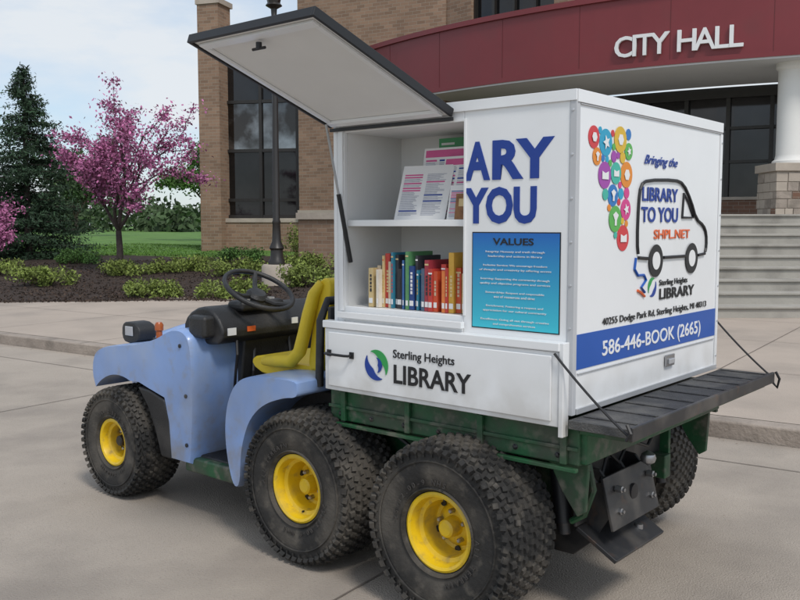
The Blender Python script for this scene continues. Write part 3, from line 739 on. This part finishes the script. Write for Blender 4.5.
b=MB(); b.tube([(1.18,.02,.5),(1.22,.02,.86)],.01,'black',8); b.lathe([(0,-.02),(.024,0),(.024,.03),(0,.045)],'ink',12,c=(1.22,.02,.87)); b.tube([(1.1,.03,.6),(1.12,.03,.84)],.009,'black',8); b.lathe([(0,-.02),(.02,0),(.02,.04),(0,.05)],'amber',12,c=(1.12,.03,.85)); b.build('shift_levers',UV,smooth=True)

# ---- library cabinet
x0,x1=-.48,.615; y0,y1=-.635,.635; zb,zt=.79,1.85
t=.022; os0,os1=-.035,.555; oz0,oz1=1.095,1.785
b=MB()
b.box(x0,x1,y0,y1,zt-t,zt,'white')
b.box(x0,x0+t,y0,y1,zb,zt-t,'white')
b.box(x1-t,x1,y0,y1,zb,zt-t,'white')
b.box(x0+t,x1-t,y0,y0+t,zb,zt-t,'white')
b.box(x0+t,x1-t,y0+t,y1-.001,zb,zb+t,'white')
b.box(x0+t,os0,y1-t,y1,zb+t,zt-t,'white')
b.box(os1,x1-t,y1-t,y1,zb+t,zt-t,'white')
b.box(os0,os1,y1-t,y1,zb+t,oz0,'white')
b.box(os0,os1,y1-t,y1,oz1,zt-t,'white')
b.build('cabinet_shell',LC,bevel=.004)
b=MB()
yb=.28
b.box(os0-.02,os1+.02,yb-.015,yb,oz0-.02,oz1+.02,'whitein')
b.box(os0-.02,os0-.001,yb,y1-t-.001,oz0-.02,oz1+.02,'whitein')
b.box(os1+.001,os1+.02,yb,y1-t-.001,oz0-.02,oz1+.02,'whitein')
b.box(os0-.001,os1+.001,yb,y1-t-.001,oz0-.02,oz0-.001,'whitein')
b.box(os0-.001,os1+.001,yb,y1-t-.001,oz1+.001,oz1+.02,'whitein')
b.box(os0,os1,yb,y1-.015,1.415,1.440,'white')
b.build('shelf_interior',LC,bevel=.002)
b=MB(); e_=.004
b.box(x0-e_,x0+.02,y1-.02,y1+e_,zb,zt+e_,'trimgrey')
b.box(x0-e_,x1+e_,y1+.0005,y1+e_+.004,zt-.03,zt+.006,'white'); b.box(x0-e_-.004,x0-.0005,y0,y1,zt-.035,zt+.006,'white')
b.box(x0-e_-.002,x0-.0005,y0,y1-.022,zt-.041,zt-.037,'trimgrey')
b.box(x0-e_-.002,x0-.0005,y0-.003,y0+.02,zb,zt-.042,'white')
b.box(x0-e_-.004,x0-.0005,y0,y1-.022,zb,zb+.02,'alu')
b.box(os0-.012,os0-.002,y1+.0005,y1+.006,oz0,oz1+.01,'white'); b.box(os1+.002,os1+.02,y1+.0005,y1+.008,oz0-.02,oz1+.02,'white')
b.box(os0-.012,os1+.02,y1+.0085,y1+.03,oz0-.045,oz0-.022,'white')
b.build('edge_trim',LC,bevel=.0015)
b=MB()
for z in np.linspace(zb+.06,zt-.08,7):
    b.lathe([(.005,x0-.006),(.004,x0-.009),(0,x0-.0095)],'alu',8,'x',c=(0,y0+.010,z))
for z in np.linspace(1.08,zt-.06,6): b.lathe([(.005,y1+.004),(.004,y1+.007),(0,y1+.0075)],'alu',8,'y',c=(x0+.010,0,z))
b.build('rivets',LC)
b=MB(); b.box(-.455,.64,y1+.001,y1+.045,1.005,1.035,'white'); b.build('drawer_ledge',LC,bevel=.004)
b=MB(); b.box(-.45,.635,y1+.001,y1+.035,.752,1.003,'white'); b.box(-.425,.61,y1+.0355,y1+.043,.770,.99,'white'); b.build('drawer_front',LC,bevel=.005)
b=MB(); b.box(-.47,-.452,y1+.001,y1+.04,.72,1.035,'white'); b.build('drawer_end_post',LC,bevel=.003)
b=MB(); yy=y1+.045
b.tube([(.60,yy,.905),(.60,yy+.025,.905),(.58,yy+.03,.905),(.49,yy+.03,.905),(.475,yy+.025,.905),(.475,yy,.905)],.0055,'ink',8); b.box(.590,.610,yy-.001,yy+.005,.892,.918,'ink'); b.box(.465,.485,yy-.001,yy+.005,.892,.918,'ink'); b.build('drawer_handle',LC)
# hatch
ha,hb=.685,.232; hz0=1.808; hs0,hs1=.006,.618
dv=Vector((0,ha,hb)); Lh=dv.length; dv.normalize(); nv=Vector((0,-dv.z,dv.y))
TH=Matrix(((1,dv.x,nv.x,0),(0,dv.y,nv.y,y1+.014),(0,dv.z,nv.z,hz0),(0,0,0,1)))
b=MB(); b.box(hs0+.012,hs1-.012,.0,Lh-.012,.004,.022,'whitein',TH)
b.box(hs0,hs0+.0118,0,Lh,-.004,.026,'ink',TH); b.box(hs1-.0118,hs1,0,Lh,-.004,.026,'ink',TH); b.box(hs0+.0119,hs1-.0119,Lh-.0118,Lh,-.004,.026,'ink',TH)
b.box(hs0+.012,hs1-.012,.0,Lh-.012,.0225,.0255,'ink',TH)
b.build('hatch_door',LC,bevel=.002)
b=MB(); b.box(hs0+.03,hs1-.03,.02,.05,-.010,.003,'white',TH); b.box(hs0+.03,hs1-.03,Lh-.06,Lh-.03,-.006,.003,'white',TH); b.box(hs0+.03,hs0+.05,.051,Lh-.061,-.006,.003,'white',TH); b.box(hs1-.05,hs1-.03,.051,Lh-.061,-.006,.003,'white',TH)
b.build('hatch_stiffeners',LC,bevel=.001)
b=MB(); p=TH@Vector((.33,Lh-.075,-.006)); b.tube([p,p+Vector((0,0,-.022))],.010,'ink',10); b.tube([p+Vector((-.03,0,-.02)),p+Vector((.03,0,-.02))],.005,'ink',8); b.build('hatch_latch',LC)
b=MB(); p=TH@Vector((.585,.055,-.012)); q=Vector((.54,y1-.02,1.27)); mdp=p.lerp(q,.5)
b.tube([p,mdp],.005,'steel',8); b.tube([mdp,q],.009,'ink',8); b.build('gas_strut',LC,smooth=True)
bx('hatch_hinge',LC,hs0,hs1,y1+.0085,y1+.018,1.79,1.803,'ink',.001)

yl_=y1+.0015
tcurve('RY',LC,(-.150,yl_,1.583),'L','navy',w=.245,h=.135,bold=.04)
tcurve('A',LC,(-.048,yl_,1.583),'L','navy',w=.108,h=.135,bold=.04)
tcurve('YOU',LC,(-.048,yl_,1.432),'L','navy',w=.30,h=.128,bold=.04)
mv=bpy.data.materials.new('values_panel_print'); mv.use_nodes=True; nn=mv.node_tree.nodes; ll=mv.node_tree.links
tcn=nn.new('ShaderNodeTexCoord'); sx=nn.new('ShaderNodeSeparateXYZ'); mr2=nn.new('ShaderNodeMapRange'); mr2.inputs['From Min'].default_value=1.06; mr2.inputs['From Max'].default_value=1.39
cr=nn.new('ShaderNodeValToRGB'); cr.color_ramp.elements[0].color=(.05,.55,.68,1); cr.color_ramp.elements[1].color=(.012,.14,.50,1)
ll.new(tcn.outputs['Object'],sx.inputs[0]); ll.new(sx.outputs['Z'],mr2.inputs['Value']); ll.new(mr2.outputs['Result'],cr.inputs['Fac']); ll.new(cr.outputs['Color'],nn['Principled BSDF'].inputs['Base Color']); nn['Principled BSDF'].inputs['Roughness'].default_value=.35
M['values']=mv
bx('values_panel',LC,-.427,-.078,y1+.0006,y1+.003,1.06,1.392,'values',0)
bx('values_panel_edge',LC,-.431,-.074,y1+.0003,y1+.0016,1.056,1.396,'ink',0)
tcurve('VALUES',LC,(-.165,y1+.0035,1.352),'L','ink',w=.165,h=.024,bold=.02)
lines=['Integrity: Honesty and truth through','leadership and actions in library','','Inclusive Service: We encourage freedom','of thought and creativity by offering access','','Learning: Supporting the community through','quality and objective programs and services','','Stewardship: Respect and responsible','use of resources and time','','Enrichment: Fostering a respect and','appreciation for our cultural community','','Excellence: Going all out through creative','and comprehensive services']
zz=1.333
for s in lines:
    if s: tcurve(s,LC,(-.2525,y1+.0035,zz-.008),'L','vwhite',w=min(.30,len(s)*.0066),align='CENTER',h=.0085)
    zz-=.0158
yd=y1+.0445
tcurve('Sterling Heights',LC,(.262,yd,.918),'L','ink',w=.29,h=.042,bold=.008)
tcurve('LIBRARY',LC,(.262,yd,.822),'L','ink',w=.36,h=.072,bold=.02)
def ring_poly(cx_,cz_,r0,r1,a0,a1,n_=24):
    P=[(cx_+r1*math.cos(R(a)),cz_+r1*math.sin(R(a))) for a in np.linspace(a0,a1,n_)]
    return P+[(cx_+r0(i/(n_-1))*math.cos(R(a)),cz_+r0(i/(n_-1))*math.sin(R(a))) for i,a in reversed(list(enumerate(np.linspace(a0,a1,n_))))]
def prL(name,prof,m,o_=.0,par=LC):
    b=MB(); b.prism(prof,yd+o_,yd+o_+.0012,m); b.build(name,par)
def prR(name,prof,m,o_=.0,par=LC):
    b=MB(); b.prism([(y1-p[0],p[1]) for p in prof],x0-.0022-o_,x0-.0010-o_,m,axis='x'); b.build(name,par)
prL('logo_swoosh_green',ring_poly(.345,.880,lambda u:.058-.035*math.sin(u*3.14),.060,60,215),'lgreen')
prL('logo_swoosh_blue',ring_poly(.345,.880,lambda u:.058-.035*math.sin(u*3.14),.060,240,395),'navy')
prL('logo_swoosh_inner',ring_poly(.345,.880,lambda u:.030-.022*math.sin(u*3.14),.030,90,260),'navy',.0014)

cols=[(.62,.04,.05),(.75,.25,.02),(.10,.42,.08),(.02,.35,.55),(.35,.06,.38),(.70,.45,.03),(.02,.18,.5),(.65,.05,.25),(.05,.45,.35)]
for i,c in enumerate(cols): M['bub%d'%i]=pm('bubble_print_%d'%i,c,.4,var=.03)
random.seed(14)
bl=[]
for r in [.046]*6+[.038]*8+[.030]*10+[.020]*20+[.012]*36:
    for _ in range(700):
        u=random.random(); zc=1.33+u*.41; ac=.340-.11*u+random.uniform(-1,1)*(.028+.12*u)
        if ac<.075+r or ac>.425-r*.6 or zc>1.765-r: continue
        if all((ac-a)**2+(zc-z)**2>((r+q)*.96)**2 for a,z,q in bl): bl.append((ac,zc,r)); break
for i,(ac,zc,r) in enumerate(bl):
    prR('bubble_%d'%i,[(ac+r*math.cos(t),zc+r*math.sin(t)) for t in np.linspace(0,2*math.pi,29)[:-1]],'bub%d'%(i%9),.0002*(i%3)*3)
    if r>.029:
        q=i%4
        if q==0: P=[(-.5,-.3),(.5,-.3),(.5,.3),(0,.15),(-.5,.3)]
        elif q==1: P=[(.45*math.cos(t),.45*math.sin(t)) for t in np.linspace(0,6.28,7)[:-1]]
        elif q==2: P=[(-.15,-.5),(.15,-.5),(.15,-.1),(.45,.3),(0,.55),(-.45,.3),(-.15,-.1)]
        else: P=[((.55 if k%2 else .25)*math.cos(k*.628),(.55 if k%2 else .25)*math.sin(k*.628)) for k in range(10)]
        prR('bubble_icon_%d'%i,[(ac+p[0]*r,zc+p[1]*r) for p in P],'vwhite',.0035)
vo=chaik([(.47,1.30),(.455,1.36),(.46,1.50),(.475,1.565),(.53,1.585),(.78,1.595),(.86,1.585),(.94,1.52),(1.0,1.445),(1.08,1.42),(1.115,1.385),(1.12,1.33),(1.105,1.30)],1)
vo=[p for p in vo if p[1]>=1.3001 and not(p[1]<1.301)]
b=MB()
def rp(p,o_=.004): return (x0-o_,y1-p[0],p[1])
k0=min(range(len(vo)),key=lambda i:(vo[i][0]-.47)**2+(vo[i][1]-1.31)**2)
vo=vo[k0:]+vo[:k0]
if abs(vo[1][1]-vo[0][1])<1e-6 or vo[1][0]>.8: vo=vo[::-1]
b.tube([rp(p) for p in vo],.0065,'ink',6)
b.tube([rp(p) for p in [(.47,1.30),(.55,1.295)]],.0065,'ink',6); b.tube([rp(p) for p in [(.69,1.295),(.90,1.295)]],.0065,'ink',6); b.tube([rp(p) for p in [(1.03,1.295),(1.105,1.30)]],.0065,'ink',6)
b.tube([rp(p) for p in [(.86,1.45),(.87,1.545),(.92,1.51),(.97,1.45),(.86,1.45)]],.005,'ink',6)
b.build('van_outline_print',LC)
for c_ in(.62,.965):
    prR('van_wheel',[(c_+.062*math.cos(t),1.285+.062*math.sin(t)) for t in np.linspace(0,2*math.pi,33)[:-1]],'ink',.004)
    prR('van_wheel_hub',[(c_+.034*math.cos(t),1.285+.034*math.sin(t)) for t in np.linspace(0,2*math.pi,25)[:-1]],'vwhite',.0055)
xr=x0-.003
tcurve('Bringing the',LC,(xr,y1-.50,1.645),'R','navy',w=.30,h=.045,shear=.5,bold=.008)
tcurve('LIBRARY',LC,(xr,y1-.49,1.51),'R','navy',w=.32,h=.052,bold=.02)
tcurve('TO YOU',LC,(xr,y1-.49,1.432),'R','navy',w=.33,h=.058,bold=.02)
tcurve('SHPL.NET',LC,(xr,y1-.60,1.368),'R','orange',w=.34,h=.036,bold=.012)
prR('logo_green',ring_poly(.60,1.185,lambda u:.036-.02*math.sin(u*3.14),.037,60,215),'lgreen')
prR('logo_blue',ring_poly(.60,1.185,lambda u:.036-.02*math.sin(u*3.14),.037,240,395),'navy')
b=MB(); b.tube([rp(p) for p in [(.45,1.30),(.44,1.26),(.47,1.235),(.52,1.235),(.54,1.215),(.50,1.19),(.53,1.17)]],.005,'band',6); b.tube([rp(p) for p in [(.47,1.18),(.50,1.17),(.53,1.155)]],.005,'orange',6); b.build('route_squiggle',LC)
tcurve('Sterling Heights',LC,(xr,y1-.66,1.188),'R','ink',w=.27,h=.030,bold=.006)
tcurve('LIBRARY',LC,(xr,y1-.66,1.135),'R','ink',w=.34,h=.042,bold=.02)
tcurve('40255 Dodge Park Rd, Sterling Heights, MI 48313',LC,(xr,y1-.20,1.075),'R','ink',w=.94,h=.032,bold=.0)
bx('blue_band',LC,x0-.0022,x0-.0008,y0+.021,y1-.022,.94,1.058,'band',0)
tcurve('586-446-BOOK (2665)',LC,(x0-.003,y1-.20,.968),'R','vwhite',w=.88,h=.07,bold=.01)
b=MB(); b.box(x0-.012,x0-.004,-.17,-.09,.865,.91,'steel'); b.box(x0-.02,x0-.012,-.155,-.105,.875,.895,'alu'); b.box(x0-.007,x0-.0008,y0+.03,y1-.03,.925,.929,'trimgrey'); b.build('rear_latch',LC,bevel=.002)

# ---- books
random.seed(33)
bc=[(.02,.06,.22),(.5,.05,.04),(.75,.7,.6),(.03,.2,.3),(.03,.03,.035),(.6,.35,.05),(.08,.12,.18),(.35,.04,.06),(.55,.45,.32),(.1,.28,.12),(.55,.08,.03),(.05,.15,.4),(.65,.5,.25),(.04,.04,.05),(.7,.2,.05)]
for i,c in enumerate(bc): M['bk%d'%i]=pm('book_cover_%d'%i,c,.45,var=.12,vs=25)
M['paper']=pm('paper',(.72,.68,.6),.8,var=.08,vs=40)
s_=.455; k=0; b=MB()
order=[12,8,2,12,1,8,3,13,4,0,11,13,9,0,13,3,11,6,7,1,10,1,14,1,5,10,12,14,4,7]
while s_>os0+.024:
    th=random.choice([.010,.013,.016,.02,.024]); h=random.uniform(.14,.225); d=random.uniform(.12,.16); yf=.60+random.uniform(-.025,.008)
    m='bk%d'%order[k%len(order)]
    sa,sb=s_-th,s_-.0012; z0_=oz0+.001
    b.box(sa,sb,yf-.004,yf,z0_,z0_+h,m); b.box(sa,sa+.002,yf-d,yf-.004,z0_,z0_+h,m); b.box(sb-.002,sb,yf-d,yf-.004,z0_,z0_+h,m)
    b.box(sa+.002,sb-.002,yf-d+.003,yf-.0045,z0_+.002,z0_+h-.004,'paper')
    lm=random.choice(['vwhite','bk5','bk12','bk4','bk8','bk1'])
    if random.random()<.7:
        n_=random.randint(4,8); zq=z0_+.06
        for _ in range(n_):
            hh=random.uniform(.006,.014)
            if zq+hh>z0_+h-.02: break
            b.box(sa+th*.28,sb-th*.28,yf+.0003,yf+.0009,zq,zq+hh,lm); zq+=hh+.004
    b.box(sa+.002,sb-.002,yf+.0003,yf+.0009,z0_+.015,z0_+.035,'vwhite')
    if random.random()<.5: zl=z0_+h-.02; b.box(sa+.0005,sb-.0005,yf+.0003,yf+.0009,zl,zl+.006,random.choice(['vwhite','bk12','bk14']))
    s_-=th; k+=1
b.build('books',BK)
bx('bookend',BK,.458,.461,.47,.60,oz0+.001,oz0+.15,'steel',.001)
M['pink']=pm('pink_print',(.62,.10,.28),.5); M['brown']=pm('brown_print',(.28,.13,.05),.6,var=.4,vs=30); M['ltext']=pm('grey_print',(.42,.43,.50),.6,var=.2,vs=60)
M['org']=pm('orange_print',(.7,.25,.05),.5); M['grn']=pm('green_print',(.08,.35,.15),.5); M['acr']=pm('acrylic',(.6,.64,.68),.1,spec=.9)
def sheet(name,s0,s1,y,z0,h,lean,m,rz=0,extra=None,par=FL):
    T=Matrix.Translation(((s0+s1)/2,y,z0))@Matrix.Rotation(R(rz),4,'Z')@Matrix.Rotation(R(lean),4,'X')
    w_=(s1-s0)/2
    b=MB(); b.box(-w_,w_,-.002,0,0,h,m,T)
    if extra:
        for (u0,u1,v0,v1,mm) in extra: b.box(w_-u1*2*w_,w_-u0*2*w_,.0003,.0008,v0*h,v1*h,mm,T)
    b.build(name,par)
def textblock(seed,cols=2):
    random.seed(seed); ex=[]
    for c in range(cols):
        u0=.06+c*.9/cols; v=.84
        while v>.08:
            if random.random()<.25: ex.append((u0,u0+.8/cols*.9,v-.03,v-.005,random.choice(['pink','navy','pink']))); v-=.045
            else: ex.append((u0,u0+.8/cols*random.uniform(.6,.95),v-.012,v-.002,'ltext')); v-=.022
    return ex
sheet('flyer_tall',.085,.31,.475,1.441,.285,10,'vwhite',extra=[(.04,.96,.87,.97,'pink')]+textblock(1,3))
sheet('flyer_front',.13,.36,.545,1.441,.225,20,'vwhite',rz=7,extra=textblock(3,2))
sheet('flyer_mid',.04,.20,.51,1.441,.25,14,'vwhite',rz=-5,extra=[(.05,.95,.86,.96,'pink')]+textblock(5,2))
sheet('holder_back',.07,.33,.44,1.441,.20,8,'acr')
sheet('booklet_stand',.15,.34,.33,1.441,.30,0,'whitein')
sheet('booklet_green',.16,.29,.36,1.675,.09,0,'grn',extra=[(.1,.9,.3,.6,'vwhite'),(.1,.6,.7,.8,'vwhite')]); sheet('booklet_orange',.17,.33,.38,1.62,.075,0,'org',extra=[(.1,.9,.3,.6,'bk12')])
sheet('brown_booklet',-.03,.045,.585,1.441,.095,8,'brown',extra=[(.2,.8,.5,.8,'bk12')])
sheet('flyer_side',-.03,.10,.56,1.441,.13,12,'vwhite',extra=textblock(8,1))
print('done')
